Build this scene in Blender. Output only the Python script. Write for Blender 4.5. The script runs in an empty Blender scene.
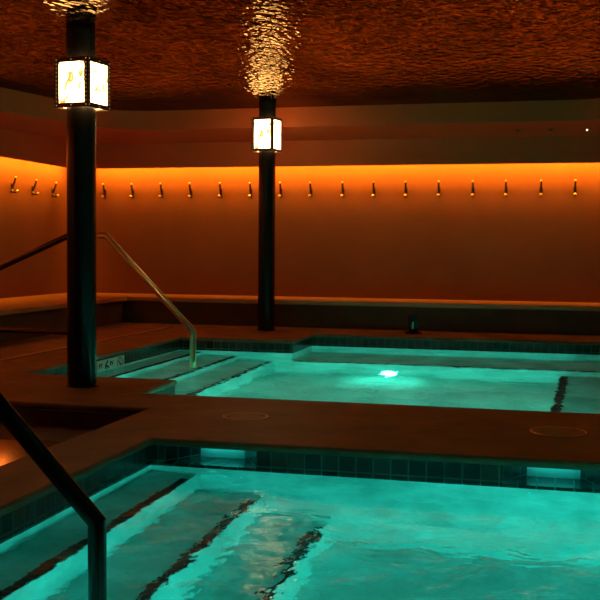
import bpy, bmesh, math, random
from mathutils import Vector, Matrix
random.seed(4)
SC = bpy.context.scene
COL = SC.collection

# ------------------------------------------------------------------ materials
def mat(name):
    m = bpy.data.materials.new(name); m.use_nodes = True
    nt = m.node_tree; nt.nodes.clear()
    out = nt.nodes.new('ShaderNodeOutputMaterial')
    return m, nt, out

def pbr(name, col, rough=.5, metal=0.0, col2=None, scale=6.0, bump=0.0, bscale=40.0, spec=.5, detail=4, coat=0.0, stretch=None):
    m, nt, out = mat(name)
    b = nt.nodes.new('ShaderNodeBsdfPrincipled')
    b.inputs['Roughness'].default_value = rough
    b.inputs['Metallic'].default_value = metal
    b.inputs['Specular IOR Level'].default_value = spec
    b.inputs['Coat Weight'].default_value = coat
    b.inputs['Base Color'].default_value = (*col, 1)
    nt.links.new(b.outputs[0], out.inputs[0])
    tc = nt.nodes.new('ShaderNodeNewGeometry')
    src = tc.outputs['Position']
    if stretch:
        mp = nt.nodes.new('ShaderNodeMapping'); mp.inputs['Scale'].default_value = stretch
        nt.links.new(src, mp.inputs[0]); src = mp.outputs[0]
    if col2:
        n = nt.nodes.new('ShaderNodeTexNoise'); n.inputs['Scale'].default_value = scale; n.inputs['Detail'].default_value = detail
        n.inputs['Roughness'].default_value = .65
        nt.links.new(src, n.inputs['Vector'])
        r = nt.nodes.new('ShaderNodeValToRGB')
        r.color_ramp.elements[0].position = .35; r.color_ramp.elements[1].position = .68
        r.color_ramp.elements[0].color = (*col, 1); r.color_ramp.elements[1].color = (*col2, 1)
        nt.links.new(n.outputs['Fac'], r.inputs[0]); nt.links.new(r.outputs[0], b.inputs['Base Color'])
    if bump:
        n = nt.nodes.new('ShaderNodeTexNoise'); n.inputs['Scale'].default_value = bscale; n.inputs['Detail'].default_value = 3
        nt.links.new(src, n.inputs['Vector'])
        bp = nt.nodes.new('ShaderNodeBump'); bp.inputs['Strength'].default_value = 1.0; bp.inputs['Distance'].default_value = bump
        nt.links.new(n.outputs['Fac'], bp.inputs['Height']); nt.links.new(bp.outputs[0], b.inputs['Normal'])
    return m

def emis(name, col, s):
    m, nt, out = mat(name)
    e = nt.nodes.new('ShaderNodeEmission'); e.inputs[0].default_value = (*col, 1); e.inputs[1].default_value = s
    nt.links.new(e.outputs[0], out.inputs[0]); return m

M = {}
M['deck'] = pbr('deck_stone', (.11, .049, .023), .55, col2=(.28, .126, .058), scale=2.6, bump=.0012, bscale=55, detail=8)
M['wall'] = pbr('wall_plaster', (.17, .058, .022), .85, col2=(.20, .068, .026), scale=1.3, bump=.002, bscale=30, spec=.15)
M['soffit'] = pbr('soffit_plaster', (.40, .085, .024), .8, col2=(.46, .098, .028), scale=1.0, bump=.002, bscale=30, spec=.15)
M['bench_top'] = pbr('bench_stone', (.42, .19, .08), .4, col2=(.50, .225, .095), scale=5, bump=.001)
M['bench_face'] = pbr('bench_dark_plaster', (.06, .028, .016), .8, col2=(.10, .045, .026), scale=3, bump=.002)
M['steel_dark'] = pbr('column_black_steel', (.010, .008, .007), .26, .0, spec=.25)
M['rail'] = pbr('rail_steel_lit', (1.0, .74, .44), .28, 1.0)  # lamp highlight of the far rail is worked into this golden colour
M['rail_shaded'] = pbr('rail_steel_shaded', (.07, .06, .055), .22, 1.0)  # shaded copy of the rail steel, backlighting put into the colour
M['bronze'] = pbr('lantern_bronze', (.10, .055, .025), .42, .85, col2=(.17, .095, .04), scale=30, bump=.0006, bscale=120)
M['rivet'] = pbr('rivet_brass', (.85, .62, .30), .25, 1.0)
M['hook'] = pbr('hook_bronze', (.075, .05, .035), .3, .9)
M['hook_tip'] = pbr('hook_brass', (.85, .6, .25), .38, 1.0)
M['plaster'] = pbr('pool_plaster', (.34, .52, .49), .75, col2=(.82, .92, .90), scale=2.6, bump=.004, bscale=14, detail=7)
M['lid'] = pbr('lid_plate', (.20, .115, .07), .5, col2=(.27, .16, .095), scale=7, bump=.0015, bscale=60)
M['ring'] = pbr('lid_brass_ring', (.62, .38, .18), .35, .8)
M['black'] = pbr('black_plastic', (.02, .02, .02), .35)
M['white_tile'] = pbr('white_ceramic', (.85, .83, .76), .35)
M['ink'] = pbr('ink_black', (.02, .02, .02), .5)
M['ink_red'] = pbr('ink_orange', (.42, .13, .03), .5)
M['skim'] = pbr('skimmer_white', (.80, .84, .82), .5)
M['lamp_off'] = pbr('downlight_trim', (.03, .02, .015), .5)

def tile_mat(name, a, b_, mortar, size=.088, msize=.0035, voff=0.0):
    m, nt, out = mat(name)
    p = nt.nodes.new('ShaderNodeBsdfPrincipled'); p.inputs['Roughness'].default_value = .22
    nt.links.new(p.outputs[0], out.inputs[0])
    uv = nt.nodes.new('ShaderNodeUVMap')
    br = nt.nodes.new('ShaderNodeTexBrick')
    br.offset = 0; br.squash = 1
    br.inputs['Scale'].default_value = 1
    br.inputs['Brick Width'].default_value = size; br.inputs['Row Height'].default_value = size
    br.inputs['Mortar Size'].default_value = msize; br.inputs['Mortar Smooth'].default_value = .1
    br.inputs['Color1'].default_value = (*a, 1); br.inputs['Color2'].default_value = (*b_, 1); br.inputs['Mortar'].default_value = (*mortar, 1)
    nt.links.new(uv.outputs[0], br.inputs['Vector'])
    # a per-tile warm or cool cast
    nt.links.new(br.outputs['Color'], p.inputs['Base Color'])
    bp = nt.nodes.new('ShaderNodeBump'); bp.invert = True; bp.inputs['Distance'].default_value = .002
    nt.links.new(br.outputs['Fac'], bp.inputs['Height']); nt.links.new(bp.outputs[0], p.inputs['Normal'])
    return m
M['tile'] = tile_mat('waterline_tile', (.003, .007, .009), (.050, .038, .026), (.11, .14, .14))
M['tile_floor'] = tile_mat('niche_tile', (.012, .018, .02), (.03, .035, .035), (.13, .16, .16))
M['stripe'] = tile_mat('step_stripe_tile', (.008, .01, .012), (.03, .03, .03), (.10, .12, .12), size=.05, msize=.004)

def ceiling_mat():
    m, nt, out = mat('hammered_copper_ceiling')
    p = nt.nodes.new('ShaderNodeBsdfGlossy'); p.inputs['Roughness'].default_value = .10
    nt.links.new(p.outputs[0], out.inputs[0])
    g = nt.nodes.new('ShaderNodeNewGeometry')
    n1 = nt.nodes.new('ShaderNodeTexNoise'); n1.inputs['Scale'].default_value = 15; n1.inputs['Detail'].default_value = 1.5; n1.inputs['Roughness'].default_value = .5
    n2 = nt.nodes.new('ShaderNodeTexNoise'); n2.inputs['Scale'].default_value = 1.4; n2.inputs['Detail'].default_value = 5
    mp = nt.nodes.new('ShaderNodeMapping'); mp.inputs['Scale'].default_value = (1.0, .5, 1)
    nt.links.new(g.outputs['Position'], mp.inputs[0])
    for n in (n1, n2): nt.links.new(mp.outputs[0], n.inputs['Vector'])
    r = nt.nodes.new('ShaderNodeValToRGB')
    r.color_ramp.elements[0].color = (.16, .115, .07, 1); r.color_ramp.elements[1].color = (.36, .26, .16, 1)
    r.color_ramp.elements[0].position = .3; r.color_ramp.elements[1].position = .7
    nt.links.new(n2.outputs['Fac'], r.inputs[0]); nt.links.new(r.outputs[0], p.inputs['Color'])
    bp = nt.nodes.new('ShaderNodeBump'); bp.inputs['Distance'].default_value = .021; bp.inputs['Strength'].default_value = 1
    nt.links.new(n1.outputs['Fac'], bp.inputs['Height']); nt.links.new(bp.outputs[0], p.inputs['Normal'])
    return m
M['ceiling'] = ceiling_mat()

def water_mat():
    m, nt, out = mat('pool_water')
    rf = nt.nodes.new('ShaderNodeBsdfRefraction'); rf.inputs['IOR'].default_value = 1.333; rf.inputs['Roughness'].default_value = 0
    gl = nt.nodes.new('ShaderNodeBsdfGlossy'); gl.inputs['Roughness'].default_value = 0.02
    fr = nt.nodes.new('ShaderNodeFresnel'); fr.inputs['IOR'].default_value = 1.333
    ge = nt.nodes.new('ShaderNodeNewGeometry')
    k = nt.nodes.new('ShaderNodeMath'); k.operation = 'MULTIPLY_ADD'; k.inputs[1].default_value = .7; k.inputs[2].default_value = .3   # weaker mirror from above, full inside
    nt.links.new(ge.outputs['Backfacing'], k.inputs[0])
    f2 = nt.nodes.new('ShaderNodeMath'); f2.operation = 'MULTIPLY'; nt.links.new(fr.outputs[0], f2.inputs[0]); nt.links.new(k.outputs[0], f2.inputs[1])
    p = nt.nodes.new('ShaderNodeMixShader'); nt.links.new(f2.outputs[0], p.inputs[0]); nt.links.new(rf.outputs[0], p.inputs[1]); nt.links.new(gl.outputs[0], p.inputs[2])
    nt.links.new(p.outputs[0], out.inputs[0])
    g = nt.nodes.new('ShaderNodeNewGeometry')
    n1 = nt.nodes.new('ShaderNodeTexNoise'); n1.inputs['Scale'].default_value = 4.2; n1.inputs['Detail'].default_value = 2; n1.inputs['Distortion'].default_value = .6
    n2 = nt.nodes.new('ShaderNodeTexNoise'); n2.inputs['Scale'].default_value = 16; n2.inputs['Detail'].default_value = 3
    for n in (n1, n2): nt.links.new(g.outputs['Position'], n.inputs['Vector'])
    ma = nt.nodes.new('ShaderNodeMath'); ma.operation = 'MULTIPLY_ADD'; ma.inputs[1].default_value = .22
    nt.links.new(n2.outputs['Fac'], ma.inputs[0]); nt.links.new(n1.outputs['Fac'], ma.inputs[2])
    bp = nt.nodes.new('ShaderNodeBump'); bp.inputs['Distance'].default_value = .015; bp.inputs['Strength'].default_value = 1
    nt.links.new(ma.outputs[0], bp.inputs['Height'])
    for q in (rf, gl, fr): nt.links.new(bp.outputs[0], q.inputs['Normal'])
    return m
M['water'] = water_mat()

def mica_mat():
    m, nt, out = mat('lit_mica')
    g = nt.nodes.new('ShaderNodeTexCoord')
    n = nt.nodes.new('ShaderNodeTexNoise'); n.inputs['Scale'].default_value = 13; n.inputs['Detail'].default_value = 6; n.inputs['Distortion'].default_value = 1.2
    nt.links.new(g.outputs['Object'], n.inputs['Vector'])
    r = nt.nodes.new('ShaderNodeValToRGB')
    e = r.color_ramp.elements
    e[0].position = .36; e[0].color = (.13, .045, .006, 1)
    e[1].position = .455; e[1].color = (1, .60, .23, 1)
    nt.links.new(n.outputs['Fac'], r.inputs[0])
    em = nt.nodes.new('ShaderNodeEmission'); em.inputs[1].default_value = LAMP
    nt.links.new(r.outputs[0], em.inputs[0]); nt.links.new(em.outputs[0], out.inputs[0])
    return m
LAMP = 15
M['mica'] = mica_mat()
M['cove'] = emis('cove_amber_light', (1, .36, .02), 205)
M['pool_lens'] = emis('pool_lens_light', (.03, .60, .42), 720)
M['pool_lens_near'] = emis('pool_lens_light_near', (.018, .60, .47), 480)
M['step_lens'] = emis('step_lens_light', (1, .25, .03), 120)
M['niche_fill'] = emis('niche_fill_glow', (.01, .60, .50), 20)  # glow for an added strip that brightens the skimmer face
M['perforation_glow'] = emis('perforation_light', (1, .55, .2), .7)
M['pin'] = emis('pin_light', (1, .62, .30), 3)

# ------------------------------------------------------------------ mesh helpers
class MB:
    def __init__(s): s.bm = bmesh.new()
    def box(s, x0, y0, z0, x1, y1, z1, mtx=None):
        vs = [s.bm.verts.new((x, y, z)) for z in (z0, z1) for y in (y0, y1) for x in (x0, x1)]
        for f in ((0,2,3,1), (4,5,7,6), (0,1,5,4), (2,6,7,3), (0,4,6,2), (1,3,7,5)):
            s.bm.faces.new([vs[i] for i in f])
        if mtx: bmesh.ops.transform(s.bm, matrix=mtx, verts=vs)
        return s
    def tube(s, pts, r, n=16, caps=True, radii=None):
        pts = [Vector(p) for p in pts]; rings = []
        up = Vector((0, 0, 1))
        prev = None
        for i, p in enumerate(pts):
            if i == 0: t = (pts[1] - p).normalized(); ta = t
            elif i == len(pts) - 1: t = (p - pts[i-1]).normalized(); ta = t
            else:
                a = (p - pts[i-1]).normalized(); b = (pts[i+1] - p).normalized(); ta = a; t = (a + b).normalized()
            if prev is None:
                u = t.cross(up)
                if u.length < 1e-3: u = t.cross(Vector((1, 0, 0)))
                u.normalize()
            else:
                u = (prev - t * prev.dot(t)).normalized()
            prev = u; v = t.cross(u).normalized()
            k = 1 / max(.5, ta.dot(t))
            rr = radii[i] if radii else r
            ring = []
            # keep the section round: stretch in the bend plane
            bend = (pts[min(i+1, len(pts)-1)] - p).normalized() - ta
            for j in range(n):
                an = 2 * math.pi * j / n
                d = u * math.cos(an) + v * math.sin(an)
                if bend.length > 1e-4:
                    bn = (bend - t * bend.dot(t)).normalized()
                    d = d + bn * d.dot(bn) * (k - 1)
                ring.append(s.bm.verts.new(p + d * rr))
            rings.append(ring)
        for a, b in zip(rings, rings[1:]):
            for j in range(n): s.bm.faces.new((a[j], a[(j+1) % n], b[(j+1) % n], b[j]))
        if caps:
            s.bm.faces.new(rings[0][::-1]); s.bm.faces.new(rings[-1])
        return s
    def lathe(s, prof, n=32, c=(0, 0, 0)):
        rings = []
        for r, z in prof:
            if r < 1e-6: rings.append([s.bm.verts.new((c[0], c[1], c[2] + z))])
            else: rings.append([s.bm.verts.new((c[0] + r * math.cos(2*math.pi*j/n), c[1] + r * math.sin(2*math.pi*j/n), c[2] + z)) for j in range(n)])
        for a, b in zip(rings, rings[1:]):
            for j in range(n):
                k = (j + 1) % n
                if len(a) == 1 and len(b) == 1: continue
                if len(a) == 1: s.bm.faces.new((a[0], b[j], b[k]))
                elif len(b) == 1: s.bm.faces.new((a[j], a[k], b[0]))
                else: s.bm.faces.new((a[j], a[k], b[k], b[j]))
        return s
    def poly(s, pts):
        s.bm.faces.new([s.bm.verts.new(p) for p in pts]); return s
    def prism(s, pts, z0, z1):
        a = [s.bm.verts.new((x, y, z0)) for x, y in pts]; b = [s.bm.verts.new((x, y, z1)) for x, y in pts]
        s.bm.faces.new(a[::-1]); s.bm.faces.new(b)
        for i in range(len(pts)):
            j = (i + 1) % len(pts); s.bm.faces.new((a[i], a[j], b[j], b[i]))
        return s
    def sphere(s, c, r, seg=12):
        bmesh.ops.create_uvsphere(s.bm, u_segments=seg, v_segments=max(6, seg // 2), radius=r, matrix=Matrix.Translation(c)); return s
    def build(s, name, m, parent=None, bevel=0, seg=2, smooth=False, loc=None, normals=True):
        if normals: bmesh.ops.recalc_face_normals(s.bm, faces=s.bm.faces)
        me = bpy.data.meshes.new(name); s.bm.to_mesh(me); s.bm.free()
        if smooth:
            me.shade_smooth()
            try: me.set_sharp_from_angle(angle=math.radians(38))
            except Exception: pass
        o = bpy.data.objects.new(name, me); COL.objects.link(o)
        me.materials.append(m)
        if bevel:
            b = o.modifiers.new('bevel', 'BEVEL'); b.width = bevel; b.segments = seg; b.limit_method = 'ANGLE'; b.angle_limit = math.radians(35)
        if parent: o.parent = parent
        if loc: o.location = loc
        return o

def uv_faces(name, faces, m, parent=None, solid=0):
    """faces: list of (quad points, quad uvs)"""
    me = bpy.data.meshes.new(name); vs = []; fs = []; uvs = []
    for pts, uv in faces:
        k = len(vs); vs += [tuple(p) for p in pts]; fs.append(list(range(k, k + len(pts)))); uvs += uv
    me.from_pydata(vs, [], fs); l = me.uv_layers.new(name='UVMap')
    for i, u in enumerate(uvs): l.data[i].uv = u
    me.materials.append(m)
    o = bpy.data.objects.new(name, me); COL.objects.link(o)
    if parent: o.parent = parent
    return o

def tag(o, label=None, cat=None, group=None, kind=None):
    if label: o['label'] = label
    if cat: o['category'] = cat
    if group: o['group'] = group
    if kind: o['kind'] = kind
    return o
def thing(name, label, cat, loc=(0, 0, 0), rz=0, group=None):
    o = bpy.data.objects.new(name, None); COL.objects.link(o); o.location = loc; o.rotation_euler = (0, 0, rz)
    o.empty_display_size = .1
    return tag(o, label, cat, group)
def struct(o, label, cat): return tag(o, label, cat, None, 'structure')

# ------------------------------------------------------------------ layout
XL, XR, YB, YF = -6.72, 4.2, 13.4, -2.2       # walls
WZ = -.14                                       # water level
near = (-2.05, 2.3, 1.45, 5.0)
P2 = [(-4.08, 7.28), (-2.78, 7.28), (-2.78, 6.55), (3.2, 6.55), (3.2, 11.68), (-2.78, 11.68), (-2.78, 10.77), (-4.08, 10.77)]
def ceil_z(y): return 2.52 + (y - 6.74) * .042

# deck: one slab with the openings left out
xs = [XL, -5.6, -4.08, -2.78, -2.46, -2.05, near[1], 3.2, XR]
ys = [YF, near[2], 3.0, 5.0, 5.93, 6.55, 7.28, 10.77, 11.68, YB]
def open_cell(x, y):
    if near[0] < x < near[1] and near[2] < y < near[3]: return True
    if -5.6 < x < -2.46 and 3.0 < y < 5.93: return True
    if -4.08 < x < 3.2 and 7.28 < y < 10.77: return True
    if -2.78 < x < 3.2 and 6.55 < y < 11.68: return True
    return False
bm = bmesh.new(); top = {}; bot = {}
def gv(d, i, j, z):
    if (i, j) not in d: d[(i, j)] = bm.verts.new((xs[i], ys[j], z))
    return d[(i, j)]
T = -.042
nx, ny = len(xs) - 1, len(ys) - 1
solid = lambda i, j: 0 <= i < nx and 0 <= j < ny and not open_cell((xs[i] + xs[i+1]) / 2, (ys[j] + ys[j+1]) / 2)
for i in range(nx):
    for j in range(ny):
        if not solid(i, j): continue
        bm.faces.new([gv(top, i, j, 0), gv(top, i+1, j, 0), gv(top, i+1, j+1, 0), gv(top, i, j+1, 0)])
        bm.faces.new([gv(bot, i, j, T), gv(bot, i, j+1, T), gv(bot, i+1, j+1, T), gv(bot, i+1, j, T)])
        for (di, dj, a, b) in ((-1, 0, (i, j+1), (i, j)), (1, 0, (i+1, j), (i+1, j+1)), (0, -1, (i, j), (i+1, j)), (0, 1, (i+1, j+1), (i, j+1))):
            if not solid(i + di, j + dj):
                bm.faces.new([gv(bot, *a, T), gv(bot, *b, T), gv(top, *b, 0), gv(top, *a, 0)])
mb = MB(); mb.bm.free(); mb.bm = bm
deck = mb.build('floor', M['deck'], bevel=.022, seg=4)
struct(deck, 'brown stone pool deck with rounded coping running around and between the two pools', 'deck')

# raised edge along the left bench
o = MB().box(-4.715, 6.2, .0, -4.655, 12.0, .012).build('trim_1', M['bench_top'], bevel=.004, seg=2)
struct(o, 'thin pale stone strip set in the floor in front of the left bench', 'step')

# walls
def wall(name, b, label):
    o = MB().box(*b).build(name, M['wall']); struct(o, label, 'wall'); return o
wall('wall_back', (XL - .2, YB, 0, XR + .2, YB + .2, 3.1), 'amber lit plaster back wall behind the far pool')
wall('wall_left', (XL - .2, YF, 0, XL, YB, 3.1), 'amber lit plaster wall on the left beside the long bench')
wall('wall_right', (XR, YF, 0, XR + .2, YB, 3.1), 'plaster wall on the right beyond the pools')
wall('wall_front', (XL - .2, YF - .2, 0, XR + .2, YF, 3.1), 'plaster wall behind the viewer')

# glossy ceiling tray outline (rounded back corners), fascia below its edge
TX0, TX1, TY0, TY1 = -5.68, .52, -1.6, 12.66
def corner(cx, cy, r, a0, a1, n=8): return [(cx + r*math.cos(math.radians(a0 + (a1-a0)*k/n)), cy + r*math.sin(math.radians(a0 + (a1-a0)*k/n))) for k in range(n+1)]
tray = corner(TX1-.4, TY1-.4, .4, 0, 90) + corner(TX0+.55, TY1-.55, .55, 90, 180) + corner(TX0+.4, TY0+.4, .4, 180, 270) + corner(TX1-.4, TY0+.4, .4, 270, 360)
mb = MB()
mb.poly([(x, y, ceil_z(y)) for x, y in tray])
ce = mb.build('ceiling', M['ceiling'], normals=False)
struct(ce, 'glossy hammered copper coloured ceiling panel reflecting the lanterns', 'ceiling')
# fascia ring + soffit sloping out to the valance
VX0, VX1, VY0, VY1 = XL + .25, XR - .25, YF + .25, YB - .25
mb = MB(); n = len(tray)
inner_t = [mb.bm.verts.new((x, y, ceil_z(y) + .002)) for x, y in tray]
inner_b = [mb.bm.verts.new((x, y, ceil_z(y) - .245)) for x, y in tray]
for i in range(n):
    j = (i + 1) % n; mb.bm.faces.new((inner_t[i], inner_t[j], inner_b[j], inner_b[i]))
fa = mb.build('trim_2', M['soffit'], smooth=True)
struct(fa, 'brown plaster edge dropping down around the glossy ceiling panel', 'ceiling trim')
mb = MB()
def outp(x, y):
    dx0, dx1, dy0, dy1 = x - TX0, TX1 - x, y - TY0, TY1 - y
    m = min(dx0, dx1, dy0, dy1)
    cx, cy = (TX0+TX1)/2, (TY0+TY1)/2
    # project to the outer rectangle: corners keep to corners
    ux = VX0 if dx0 < .30 else (VX1 if dx1 < .25 else None)
    uy = VY0 if dy0 < .25 else (VY1 if dy1 < .30 else None)
    return (ux if ux is not None else x, uy if uy is not None else y)
tb = [mb.bm.verts.new((x, y, ceil_z(y) - .245)) for x, y in tray]
ob = []
for x, y in tray:
    X, Y = outp(x, y); z = 2.40 if Y > 10 else (ceil_z(Y) - .32 if Y > 0 else ceil_z(Y) - .3)
    ob.append(mb.bm.verts.new((X, Y, max(2.0, z))))
for i in range(n):
    j = (i + 1) % n
    try: mb.bm.faces.new((tb[i], tb[j], ob[j], ob[i]))
    except ValueError: pass
so = mb.build('trim_3', M['soffit'], smooth=True)
struct(so, 'dark brown plaster soffit between the ceiling panel and the light valance', 'ceiling trim')
# roof slab above everything
o = MB().box(XL - .2, YF - .2, 3.1, XR + .2, YB + .2, 3.2).build('trim_4', M['soffit']); struct(o, 'roof slab above the ceiling', 'ceiling')
# valances hiding the cove lights
for nme, b, lab in (('trim_5', (VX0, VY1, 2.07, VX1, VY1 + .04, 2.9), 'brown plaster valance above the back wall hiding the amber cove light'),
                    ('trim_6', (VX0, 1.0, 2.055, VX0 + .04, VY1, 2.9), 'brown plaster valance above the left wall hiding the amber cove light'),
                    ('trim_7', (VX1 - .04, VY0, 2.07, VX1, VY1, 2.9), 'brown plaster valance above the right wall'),
                    ('trim_8', (VX0, VY0 - .04, 1.95, VX1, VY0, 2.9), 'brown plaster valance above the front wall')):
    o = MB().box(*b).build(nme, M['soffit']); struct(o, lab, 'ceiling trim')
# cove strips with added light shields
def cove(name, p, q, nrm, label):
    """p,q: ends; nrm: unit vector from valance toward the wall"""
    t = thing(name, label, 'strip light', p)
    P, Q = Vector((0, 0, 0)), Vector(q) - Vector(p); nv = Vector(nrm)
    w = .03; al = math.radians(28)                       # the strip faces the wall, tipped a little downward
    fn = nv * math.cos(al) - Vector((0, 0, 1)) * math.sin(al)
    d = (Vector((0, 0, 1)) * math.cos(al) + nv * math.sin(al)) * w
    mb = MB(); a, b, c, e = P, Q, Q + d, P + d
    mb.poly([a, b, c, e]); mb.build('light_strip', M['cove'], t, normals=False)
    # unseen opaque shield added behind, above and below the strip to block light
    bk = fn * -.008; lip = fn * .012
    mb = MB()
    mb.poly([a + bk - d * .3, b + bk - d * .3, c + bk + d * .3, e + bk + d * .3])
    mb.poly([a + bk - d * .3, b + bk - d * .3, b - d * .3, a - d * .3])
    mb.poly([e + bk + d * .3, c + bk + d * .3, c + d * .3 + lip, e + d * .3 + lip])
    mb.build('light_shield', M['lamp_off'], t)
    return t
cove('cove_light', (VX0 + .05, VY1 + .055, 2.10), (XR - .3, VY1 + .055, 2.10), (0, 1, 0), 'amber cove light strip hidden behind the valance along the back wall')
cove('cove_light', (VX0 - .055, 1.2, 2.085), (VX0 - .055, VY1 + .02, 2.085), (-1, 0, 0), 'amber cove light strip hidden behind the valance along the left wall')

for nme, b, lab in (('trim_9', (XL, VY1 + .04, 2.2, XR, YB, 2.22), 'unseen board added to stop cove light bouncing above the back wall'), ('trim_10', (XL, 1.0, 2.2, VX0, VY1 + .04, 2.22), 'unseen board added to stop cove light bouncing above the left wall')):  # unseen boards, added to keep light from bouncing inside the cove
    o = MB().box(*b).build(nme, M['soffit']); struct(o, lab, 'ceiling trim')
# recessed downlights in the soffit
for i, x in enumerate((-.53, -.14, .285)):
    y = 12.93
    lab = ['dark recessed downlight in the soffit, left of the other unlit one', 'dark recessed downlight in the soffit, between the other dark one and the tiny bright one', 'tiny bright pin light in the soffit at upper right'][i]
    t = thing('downlight', lab, 'downlight', (x, y, 2.457))
    MB().lathe([(.05, 0), (.05, -.006), (.038, -.008), (.034, .004), (0, .004)], 20).build('trim_ring', M['lamp_off'], t, smooth=True)
    MB().sphere((0, 0, -.014), .012, 10).build('bulb', M['pin'] if i == 2 else M['lamp_off'], t, smooth=True)

# ------------------------------------------------------------------ sunken steps left of the near pool
mb = MB()
mb.box(-5.6, 5.5, -.6, -2.46, 5.95, -.15)
mb.box(-5.6, 3.0, -.6, -2.46, 5.5, -.5)
o = mb.build('floor_lower', M['deck'], bevel=.01); o.name = 'floor_sunken'
struct(o, 'brown stone steps leading down into the sunken area left of the near pool', 'floor')
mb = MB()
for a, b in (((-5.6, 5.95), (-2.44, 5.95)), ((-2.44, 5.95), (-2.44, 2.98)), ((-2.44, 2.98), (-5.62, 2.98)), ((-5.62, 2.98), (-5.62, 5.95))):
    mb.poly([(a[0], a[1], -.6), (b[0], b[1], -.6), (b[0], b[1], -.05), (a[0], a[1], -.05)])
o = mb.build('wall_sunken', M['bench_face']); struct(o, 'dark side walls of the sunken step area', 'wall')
t = thing('step_light', 'small amber step light at the left edge glowing on a sunken stone riser', 'step light', (-3.25, 5.43, -.31))
MB().box(-.03, 0, -.19, .03, .07, -.012).build('housing', M['bronze'], t, bevel=.003)
MB().sphere((0, -.004, .004), .017, 12).build('lens', M['step_lens'], t, smooth=True)

# ------------------------------------------------------------------ pools
def ring_walls(outline, z0, z1, off, skip=None):
    """quads along an outline (counter-clockwise), pushed outward by off, with uvs in metres"""
    n = len(outline); faces = []
    area = sum(outline[i][0]*outline[(i+1) % n][1] - outline[(i+1) % n][0]*outline[i][1] for i in range(n))
    s = 1 if area > 0 else -1
    def line(i):
        (x0, y0), (x1, y1) = outline[i], outline[(i+1) % n]
        d = Vector((x1-x0, y1-y0)).normalized(); nr = Vector((d.y, -d.x)) * s * off
        return nr
    pts = []
    for i in range(n):
        a, b = line(i-1), line(i); pts.append((outline[i][0] + a.x + b.x, outline[i][1] + a.y + b.y))
    for i in range(n):
        a, b = pts[i], pts[(i+1) % n]
        segs = [(a, b)]
        if skip: segs = skip(a, b)
        for p, q in segs:
            hor = abs(p[0]-q[0]) > abs(p[1]-q[1])
            u0, u1 = (p[0], q[0]) if hor else (p[1], q[1])
            faces.append(([(p[0], p[1], z0), (q[0], q[1], z0), (q[0], q[1], z1), (p[0], p[1], z1)], [(u0, z0 - V0), (u1, z0 - V0), (u1, z1 - V0), (u0, z1 - V0)]))
    return faces, pts
V0 = -.119
OFF = .015
TZ = -.165      # tile bottom

def stripe(name, parent, x0, x1, y0, y1, z):
    """a tiled nosing stripe"""
    b = [(x0, y0, z), (x1, y0, z), (x1, y1, z), (x0, y1, z)]
    return uv_faces(name, [(b, [(p[0] - x0 + .0, p[1]) for p in b])], M['stripe'], parent)

# near pool
pool = thing('swimming_pool', 'near pool with pale teal lit water, submerged steps and dark waterline tiles', 'pool', (0, 0, 0))
nx0, nx1, ny0, ny1 = near
outl = [(nx0, ny0), (nx1, ny0), (nx1, ny1), (nx0, ny1)]
sk = [(-1.985, -1.485, -1.86, -1.615), (-.243, .212, -.137, .118)]     # front opening x0,x1, back wall x0,x1
def skipper(a, b):
    if abs(a[1] - b[1]) < 1e-6 and abs(a[1] - ny1) < .05:
        segs = []; hi = max(a[0], b[0]); lo = min(a[0], b[0]); cur = lo
        for s_ in sk:
            segs.append(((cur, a[1]), (s_[0], a[1]))); cur = s_[1]
        segs.append(((cur, a[1]), (hi, a[1])))
        return segs
    return [(a, b)]
f, pts = ring_walls(outl, -.13, -.038, OFF, skipper)
f2, _ = ring_walls(outl, TZ, -.13, OFF)
uv_faces('waterline_tiles', f + f2, M['tile'], pool)
f3, _ = ring_walls(outl, -1.27, TZ, OFF)
mb = MB()
for q, _u in f3: mb.poly(q)
mb.poly([(nx0-.02, ny0-.02, -1.27), (nx1+.02, ny0-.02, -1.27), (nx1+.02, ny1+.02, -1.27), (nx0-.02, ny1+.02, -1.27)])
mb.build('basin', M['plaster'], pool)
yb = 5.0 + OFF
for k, s_ in enumerate(sk):
    sp = MB(); sp.bm.free()
    a0, a1, b0, b1 = s_; Y1 = 5.23
    zf = -.13; zt = -.038
    nf = [([(a0, yb, zf), (b0, Y1, zf), (b0, Y1, zt), (a0, yb, zt)], [(0, zf-V0), (.25, zf-V0), (.25, zt-V0), (0, zt-V0)]),
          ([(a1, yb, zf), (b1, Y1, zf), (b1, Y1, zt), (a1, yb, zt)], [(0, zf-V0), (.25, zf-V0), (.25, zt-V0), (0, zt-V0)])]
    lf = [([(a0, yb, zf), (a1, yb, zf), (b1, Y1, zf), (b0, Y1, zf)], [(a0, 0), (a1, 0), (b1, .23), (b0, .23)])]
    nche = uv_faces('skimmer_niche', nf[:1], M['tile'], pool)
    uv_faces('niche_side', nf[1:], M['tile'], nche)
    uv_faces('niche_floor', lf, M['tile_floor'], nche)
    MB().box(b0 - .005, Y1 - .004, zf, b1 + .005, Y1 + .01, zt).build('skimmer_face', M['skim'], nche)
    MB().box(b0 + .01, Y1 - .03, zt - .006, b1 - .01, Y1 - .02, zt).build('niche_fill_strip', M['niche_fill'], nche)  # hidden glowing strip, added only to light the skimmer face
# steps
treads = [(-1.80, -.30), (-1.45, -.62), (-1.10, -.95)]
for x, z in treads:
    st = MB().box(nx0 - .01, ny0 - .01, -1.27, x, ny1 + .01, z).build('step', M['plaster'], pool)
    stripe('nosing_stripe', st, x - .052, x - .004, ny0, 4.90, z + .003)
    mb = MB()
wt = MB().poly([(nx0-.012, ny0-.012, WZ), (nx1+.012, ny0-.012, WZ), (nx1+.012, ny1+.012, WZ), (nx0-.012, ny1+.012, WZ)])
w = wt.build('water', M['water'], pool, normals=False)
tag(w, 'clear rippled water lit teal from below')

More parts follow.
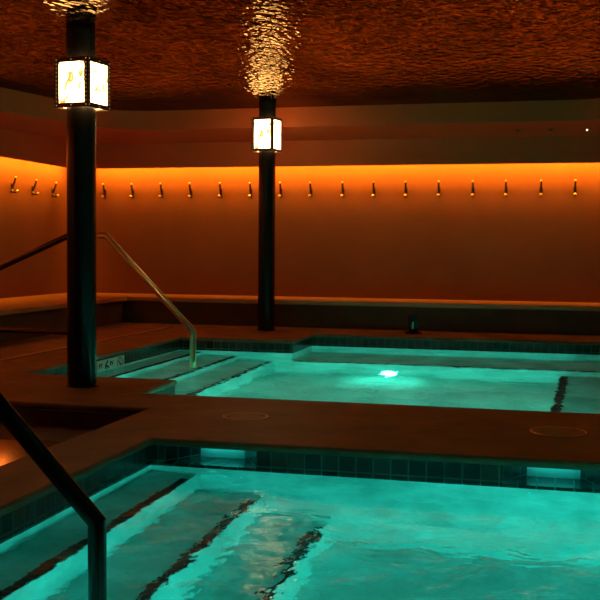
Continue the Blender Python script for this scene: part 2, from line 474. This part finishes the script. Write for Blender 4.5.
# far pool
pool2 = thing('swimming_pool', 'far teal lit pool beyond the stone divider, with a jog in its back edge', 'pool', (0, 0, 0))
f, pts2 = ring_walls(P2, TZ - .01, -.038, OFF)
uv_faces('waterline_tiles', f, M['tile'], pool2)
f3, _ = ring_walls(P2, -1.6, TZ - .01, OFF)
mb = MB()
for q, _u in f3: mb.poly(q)
mb.poly([(x, y, -1.6) for x, y in pts2])
mb.build('basin', M['plaster'], pool2)
for x, z in [(-3.82, -.30), (-3.41, -.60), (-3.0, -.90)]:
    st = MB().box(-4.09, 7.27, -1.6, x, 10.78, z).build('step', M['plaster'], pool2)
    stripe('nosing_stripe', st, x - .06, x - .004, 7.3, 10.74, z + .003)
# bench along the back, raised ledge on the right
be = MB().box(-2.79, 10.72, -1.6, 3.21, 11.69, -.80).build('underwater_bench', M['plaster'], pool2)
b = [(-2.75, 10.722, -.797), (3.1, 10.722, -.797), (3.1, 10.80, -.797), (-2.75, 10.80, -.797)]
uv_faces('bench_stripe', [(b, [(p[0], p[1] - 10.725) for p in b])], M['stripe'], be)
le = MB().prism([(-.10, 6.54), (3.21, 6.54), (3.21, 10.0), (.02, 10.0)], -1.6, -.50).build('underwater_ledge', M['plaster'], pool2)
b = [(-.092, 6.58, -.497), (-.017, 6.58, -.497), (.100, 9.97, -.497), (.025, 9.97, -.497)]
uv_faces('ledge_stripe', [(b, [(0.002, 0), (.075, 0), (.075, 3.39), (.002, 3.39)])], M['stripe'], le)
mb = MB().poly([(x * 1.0, y, WZ) for x, y in pts2])
w = mb.build('water', M['water'], pool2, normals=False)
tag(w, 'clear rippled water glowing teal')

# depth marker tiles on the left wall of the far pool
mk = thing('depth_marker', 'white depth marker tiles reading 6 with a no diving symbol on far pool wall', 'depth marker', (-4.08 - OFF, 8.96, -.148))
MB().box(-.002, -.30, -.095, .008, .105 - .02, .095).build('number_tile', M['white_tile'], mk, bevel=.002)
MB().box(-.002, .088, -.095, .008, .298, .095).build('symbol_tile', M['white_tile'], mk, bevel=.002)
def text(body, size, y, z, parent, m, name):
    cu = bpy.data.curves.new(name, 'FONT'); cu.body = body; cu.size = size; cu.align_x = 'CENTER'; cu.align_y = 'CENTER'; cu.extrude = .0006; cu.offset = .002
    tmp = bpy.data.objects.new('t', cu); COL.objects.link(tmp)
    me = bpy.data.meshes.new_from_object(tmp.evaluated_get(bpy.context.evaluated_depsgraph_get()))
    bpy.data.objects.remove(tmp)
    me.materials.clear(); me.materials.append(m)
    o = bpy.data.objects.new(name, me); COL.objects.link(o); o.parent = parent
    # local x -> +Y, local y -> +Z, normal -> +X
    me.transform(Matrix(((0, 0, 1, .0095), (1.25, 0, 0, y), (0, 1, 0, z), (0, 0, 0, 1))))
    return o
text('6', .16, -.10, .022, mk, M['ink'], 'digit')
text('FT', .055, -.235, .040, mk, M['ink'], 'letters')
text('IN', .055, .0, .048, mk, M['ink'], 'letters')
# no diving symbol: ring, slash, small diver
mb = MB(); cy, cz, R = .193, .018, .068
N = 40
for rr0, rr1 in ((R - .012, R),):
    vi = [mb.bm.verts.new((.0098, cy + rr0*math.cos(2*math.pi*k/N), cz + rr0*math.sin(2*math.pi*k/N))) for k in range(N)]
    vo = [mb.bm.verts.new((.0098, cy + rr1*math.cos(2*math.pi*k/N), cz + rr1*math.sin(2*math.pi*k/N))) for k in range(N)]
    for k in range(N): mb.bm.faces.new((vi[k], vi[(k+1) % N], vo[(k+1) % N], vo[k]))
mb.box(.0096, -.006, -.062, .0101, .006, .062, Matrix.Translation((0, cy, cz)) @ Matrix.Rotation(math.radians(42), 4, 'X'))
mb.build('no_diving_ring', M['ink_red'], mk)
mb = MB()
mb.tube([(.0096, cy - .03, cz + .03), (.0096, cy, cz + .005), (.0096, cy + .012, cz - .03)], .0055, 8)
mb.tube([(.0096, cy, cz + .005), (.0096, cy + .034, cz + .0)], .004, 8)
mb.sphere((.0096, cy + .026, cz - .036), .009, 8)
mb.build('diver_figure', M['ink'], mk, smooth=True)

# underwater lights
def pool_light(loc, direction, r, m, label):
    t = thing('pool_light', label, 'pool light', loc)
    q = Vector(direction).to_track_quat('Z', 'Y'); t.rotation_mode = 'QUATERNION'; t.rotation_quaternion = q
    MB().lathe([(r * 1.35, -.02), (r * 1.35, .012), (r * 1.22, .02), (r * 1.02, .02), (r * 1.02, .006)], 32).build('rim', M['rail'], t, smooth=True)
    MB().lathe([(r, .008), (0, .008)], 32).build('lens', m, t)
    return t
pool_light((-1.73, 10.705, -1.42), (0, -1, 0), .05, M['pool_lens'], 'bright round underwater light shining at the back of the far pool')
pool_light((2.6, 6.56 - .0, -.36), (0, 1, 0), .04, M['pool_lens'], 'round underwater light on the right side of the far pool')
pool_light((.9, near[2] + .02, -1.0), (-.3, 1, -.0), .07, M['pool_lens_near'], 'round underwater light on the near wall of the near pool')
pool_light((-.3, 6.565, -.9), (0, 1, 0), .10, M['pool_lens'], 'round underwater light low on the near wall of the far pool')
pool_light((2.285, 2.7, -.85), (-1, 0, 0), .115, M['pool_lens_near'], 'round underwater light on the right wall of the near pool')
pool_light((-2.1, 6.565, -1.15), (0, 1, 0), .08, M['pool_lens'], 'round underwater light by the inner corner of the far pool')
pool_light((1.9, near[2] + .02, -.85), (.0, 1, 0), .06, M['pool_lens_near'], 'second round underwater light on the near wall of the near pool')

# ------------------------------------------------------------------ skimmer lids on the divider
for i, (x, y, r) in enumerate(((-1.79, 5.81, .135), (.01, 5.815, .152))):
    t = thing('skimmer_lid', ['round lid set in the stone divider, nearest the two columns', 'round lid with a bright rim set in the divider at right'][i], 'lid', (x, y, 0))
    MB().lathe([(0, .0015), (r - .008, .0015), (r - .008, -.001)], 48).build('cover', M['lid'], t)
    MB().lathe([(r - .008, 0), (r - .006, .003), (r, .003), (r + .002, 0)], 48).build('rim', M['ring'], t, smooth=True)
    for s_ in (-1, 1):
        MB().lathe([(0, .0035), (.010, .0035), (.011, 0)], 12, c=(s_ * .09, s_ * .045, 0)).build('finger_hole', M['black'], t)

# ------------------------------------------------------------------ benches
def bench(name, label, top_b, face_b):
    t = thing(name, label, 'bench', (0, 0, 0))
    MB().box(*top_b).build('seat_slab', M['bench_top'], t, bevel=.014, seg=3)
    MB().box(*face_b).build('base', M['bench_face'], t)
    return t
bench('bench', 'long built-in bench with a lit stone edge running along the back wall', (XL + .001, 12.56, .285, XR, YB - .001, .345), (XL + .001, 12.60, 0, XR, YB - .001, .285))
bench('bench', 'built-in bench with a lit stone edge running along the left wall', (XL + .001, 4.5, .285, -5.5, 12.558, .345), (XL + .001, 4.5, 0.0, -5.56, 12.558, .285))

# ------------------------------------------------------------------ columns and lanterns
def column(x, y, r, label):
    t = thing('column', label, 'column', (x, y, 0)); h = ceil_z(y)
    MB().lathe([(0, .004), (r, .004), (r, h + .01), (0, h + .01)], 48).build('shaft', M['steel_dark'], t, smooth=True)
    MB().lathe([(0, 0), (r + .008, 0), (r + .008, .010), (r, .014)], 48).build('base_ring', M['steel_dark'], t, smooth=True)
    return t
column(-3.305, 6.745, .103, 'thick dark column nearer the viewer at left, reaching the ceiling')
column(-3.437, 11.98, .102, 'dark column standing farther back near the back wall')

def lantern(x, y, z0, z1, s, rz, label):
    t = thing('lantern', label, 'lantern', (x, y, z0), rz)
    H = z1 - z0; h = s / 2; st = .034; rl = .032; th = .010
    mb = MB()
    for sx in (-1, 1):
        for sy in (-1, 1):
            # L-shaped corner stile
            cx, cy = sx * h, sy * h
            mb.box(min(cx, cx - sx*st), min(cy, cy - sy*th), 0, max(cx, cx - sx*st), max(cy, cy - sy*th), H)
            mb.box(min(cx, cx - sx*th), min(cy, cy - sy*st), 0, max(cx, cx - sx*th), max(cy, cy - sy*st), H)
    for z_a, z_b in ((0, rl), (H - rl, H)):
        for sgn in (-1, 1):
            mb.box(-h + st, min(sgn*h, sgn*(h-th)), z_a, h - st, max(sgn*h, sgn*(h-th)), z_b)
            mb.box(min(sgn*h, sgn*(h-th)), -h + st, z_a, max(sgn*h, sgn*(h-th)), h - st, z_b)
    mb.build('frame', M['bronze'], t, bevel=.0015, seg=1)
    # mica panels
    for k in range(4):
        m4 = Matrix.Rotation(k * math.pi / 2, 4, 'Z')
        pm = MB().box(-h + st - .004, -h + .011, rl - .004, h - st + .004, -h + .014, H - rl + .004, m4)
        pm.build('mica_panel', M['mica'], t)
    # open bottom and top: pale mica plates set inside the rim, round the shaft
    for z_, nme in ((.012, 'bottom_plate'), (H - .014, 'top_plate')):
        mb = MB(); N = 32; c_ = h - .012
        sq = []
        for k in range(N):
            a = 2*math.pi*k/N; cx, sy_ = math.cos(a), math.sin(a); m_ = max(abs(cx), abs(sy_)); sq.append((cx/m_*c_, sy_/m_*c_))
        o_ = [mb.bm.verts.new((p[0], p[1], z_)) for p in sq]; i_ = [mb.bm.verts.new((.107*math.cos(2*math.pi*k/N), .107*math.sin(2*math.pi*k/N), z_)) for k in range(N)]
        for k in range(N): mb.bm.faces.new((o_[k], o_[(k+1) % N], i_[(k+1) % N], i_[k]))
        mb.build(nme, M['mica'], t)
    # light holes down the stiles, built as small glowing beads
    mb = MB()
    for k in range(4):
        m4 = Matrix.Rotation(k * math.pi / 2, 4, 'Z')
        for sx in (-1, 1):
            nr = 12
            for q in range(nr):
                p = m4 @ Vector((sx * (h - st * .5), -h, .015 + (H - .03) * q / (nr - 1)))
                bmesh.ops.create_icosphere(mb.bm, subdivisions=1, radius=.0042, matrix=Matrix.Translation(p))
        for q in (0,):
            for zz in (rl * .5, H - rl * .5):
                p = m4 @ Vector((0, -h, zz)); bmesh.ops.create_icosphere(mb.bm, subdivisions=1, radius=.0045, matrix=Matrix.Translation(p))
    o = mb.build('perforations', M['perforation_glow'], t, smooth=True); o['kind'] = 'stuff'
    return t
lantern(-3.292, 6.745, 1.965, 2.31, .28, -math.radians(9), 'glowing square mica lantern around the top of the nearer column')
lantern(-3.440, 11.98, 2.147, 2.552, .28, -math.radians(9), 'smaller looking glowing square mica lantern on the far column')

# ------------------------------------------------------------------ handrails
RR = .0285
def bent(pts, r=.05, n=4):
    """round the corners of a path slightly"""
    pts = [Vector(p) for p in pts]; out = [pts[0]]
    for a, b, c in zip(pts, pts[1:], pts[2:]):
        u = (a - b).normalized(); v = (c - b).normalized()
        p, q = b + u * r, b + v * r
        for k in range(n + 1):
            t = k / n; out.append((1-t)**2 * p + 2*t*(1-t) * b + t*t * q)
    out.append(pts[-1]); return out
ya = 9.62
t = thing('handrail', 'metal handrail sloping down into the far pool beside the nearer column', 'handrail', (0, ya, 0))
MB().tube([(-3.512, 0, -.9), (-3.512, 0, .169), (-4.445, 0, 1.108), (-4.74, 0, 1.112)], .033, 24).build('rail', M['rail'], t, smooth=True)
MB().tube([(-4.71, 0, .0), (-4.71, 0, 1.10)], RR, 20).build('post', M['rail'], t, smooth=True)
MB().lathe([(RR, .0), (.06, .0), (.06, .012), (RR, .018)], 24, c=(-4.71, 0, .012)).build('flange', M['rail'], t, smooth=True)
t = thing('handrail', 'dark guard rail at far left with a sloping top and a low cross bar', 'handrail', (0, 8.755, 0))
MB().tube([(-5.45, 0, .0), (-5.45, 0, .655), (-4.40, 0, 1.104), (-4.27, 0, 1.104)], RR, 24).build('rail', M['rail_shaded'], t, smooth=True)
MB().tube([(-4.30, 0, 0), (-4.30, 0, 1.09)], RR, 20).build('post', M['rail_shaded'], t, smooth=True)
MB().tube([(-5.45, 0, .2), (-4.30, 0, .197)], .025, 16).build('lower_rail', M['rail_shaded'], t, smooth=True)
MB().lathe([(RR, .0), (.06, .0), (.06, .012), (RR, .018)], 24, c=(-4.30, 0, 0)).build('flange', M['rail_shaded'], t, smooth=True)

yn = 2.87
t = thing('handrail', 'metal handrail toned dark as if backlit, in the left foreground bending down into the near pool', 'handrail', (0, yn, 0))
MB().tube([(-1.357, 0, -.62), (-1.357, 0, .157), (-2.26, 0, 1.10), (-2.40, 0, 1.10)], RR, 28).build('rail', M['rail_shaded'], t, smooth=True)
MB().tube([(-2.33, 0, 0), (-2.33, 0, 1.09)], RR, 20).build('post', M['rail_shaded'], t, smooth=True)
MB().lathe([(RR, .0), (.06, .0), (.06, .012), (RR, .018)], 24, c=(-2.33, 0, 0)).build('flange', M['rail_shaded'], t, smooth=True)

# ------------------------------------------------------------------ small post on the back deck
t = thing('anchor_post', 'small dark boxy post with a flanged foot on the back deck edge', 'anchor post', (-1.675, 12.15, 0), math.radians(18))
mb = MB(); mb.box(-.05, -.045, .008, .05, .045, .235)
for v in mb.bm.verts:
    if v.co.z > .1: v.co.z += .022 * (v.co.x / .05)
mb.build('body', M['steel_dark'], t, bevel=.006)
MB().box(-.09, -.08, 0, .09, .08, .012).build('flange', M['steel_dark'], t, bevel=.004)
MB().box(-.018, -.05, .05, .0, -.044, .14).build('slot_plate', M['rail'], t, bevel=.002)
o = MB().lathe([(0, .012), (.012, .010), (.018, 0)], 16).build('deck_bolt', M['ring'], smooth=True, loc=(-1.575, 12.40, 0))
tag(o, 'tiny shiny bolt in the back deck just right of the dark post', 'bolt')

# ------------------------------------------------------------------ wall hooks
def make_hook():
    t = thing('wall_hook', '', 'hook', (0, 0, 0))
    MB().box(-.014, -.006, -.055, .014, 0, .035).build('back_plate', M['hook'], t, bevel=.004)
    MB().tube([(0, -.004, -.012), (0, -.022, .012), (0, -.034, .045), (0, -.046, .085)], .009, 12, radii=[.011, .0105, .010, .008]).build('upper_arm', M['hook'], t, smooth=True)
    MB().sphere((0, -.048, .091), .012, 14).build('upper_knob', M['hook_tip'], t, smooth=True)
    MB().tube([(0, -.004, -.03), (0, -.026, -.052), (0, -.046, -.054), (0, -.06, -.044)], .007, 12, radii=[.009, .008, .007, .007]).build('lower_arm', M['hook'], t, smooth=True)
    MB().sphere((0, -.063, -.044), .017, 14).build('lower_knob', M['hook_tip'], t, smooth=True)
    return t
proto = make_hook(); used = False
def copy_tree(o, parent=None):
    c = o.copy(); COL.objects.link(c); c.parent = parent
    for ch in list(o.children): copy_tree(ch, c)
    return c
words = ['first', 'second', 'third', 'fourth', 'fifth', 'sixth', 'seventh', 'eighth', 'ninth', 'tenth']
back = [-6.204, -5.782, -5.351, -4.926, -4.493, -4.067, -3.647, -3.233, -2.797, -2.382, -1.96, -1.532, -1.097, -.682, -.248, .167]
blab = ['bronze hook on back wall, first right of the nearer column', 'bronze hook on back wall, second right of the nearer column', 'bronze hook on back wall, third right of the nearer column',
        'bronze hook on back wall, third left of the far column', 'bronze hook on back wall, second left of the far column', 'bronze hook on back wall just left of the far column',
        'bronze hook on back wall just right of the far column', 'bronze hook on back wall, second right of the far column', 'bronze hook on back wall, third right of the far column',
        'bronze hook on back wall, fourth right of the far column', 'bronze hook on back wall directly above and left of the dark anchor post', 'bronze hook on back wall, fifth from the right end of the row',
        'bronze hook on back wall, fourth from the right end of the row', 'bronze hook on back wall, third from the right end of the row', 'bronze hook on back wall, second from the right end of the row',
        'bronze hook on back wall, rightmost of the whole row']
left = [(11.75, 'bronze hook on left wall, leftmost and nearest the viewer'), (12.28, 'bronze hook on left wall, middle one of three'), (12.83, 'bronze hook on left wall, closest to the nearer column')]
for i, x in enumerate(back):
    h = proto if i == 0 else copy_tree(proto)
    h.location = (x, YB, 1.748); h['label'] = blab[i]; h['category'] = 'hook'; h['group'] = 'row of hooks on the back wall'
    h.rotation_euler = (0, 0, 0); h.scale = (1.3, 1.3, 1.3)
for y, lab in left:
    h = copy_tree(proto); h.location = (XL, y, 1.74); h.rotation_euler = (0, 0, math.radians(90)); h['label'] = lab; h['category'] = 'hook'; h['group'] = 'hooks on the left wall'

# ------------------------------------------------------------------ world, camera, view
w = bpy.data.worlds.new('world'); SC.world = w; w.use_nodes = True
w.node_tree.nodes['Background'].inputs[0].default_value = (.01, .008, .006, 1); w.node_tree.nodes['Background'].inputs[1].default_value = .5

F = 1030.41
dx = Vector((0.9699, -0.0201, -0.2437)); dy = Vector((0.2445, 0.0470, 0.9685))
# columns of the world axes in (right, up, forward) camera coordinates
dy.normalize(); dx = (dx - dy * dx.dot(dy)).normalized()
dz = Vector((dx.y*dy.z - dx.z*dy.y, dx.z*dy.x - dx.x*dy.z, dx.x*dy.y - dx.y*dy.x))
if dz.y < 0: dz = -dz
right = Vector((dx.x, dy.x, dz.x)); up = Vector((dx.y, dy.y, dz.y)); fwd = Vector((dx.z, dy.z, dz.z))
cam = bpy.data.cameras.new('camera'); co = bpy.data.objects.new('camera', cam); COL.objects.link(co)
cam.sensor_width = 36; cam.lens = 36 * F / 600; cam.clip_start = .05; cam.clip_end = 100
mw = Matrix((( right.x, up.x, -fwd.x, 0), (right.y, up.y, -fwd.y, 0), (right.z, up.z, -fwd.z, 1.0), (0, 0, 0, 1)))
co.matrix_world = mw
SC.camera = co
SC.view_settings.view_transform = 'Standard'; SC.view_settings.look = 'None'; SC.view_settings.gamma = 1; SC.view_settings.use_curve_mapping = False
SC.view_settings.exposure = 0.0
cy = SC.cycles
cy.max_bounces = 10; cy.diffuse_bounces = 4; cy.glossy_bounces = 5; cy.transmission_bounces = 6
cy.sample_clamp_indirect = 4.0; cy.sample_clamp_direct = 0
cy.caustics_reflective = True; cy.caustics_refractive = True; cy.use_denoising = True
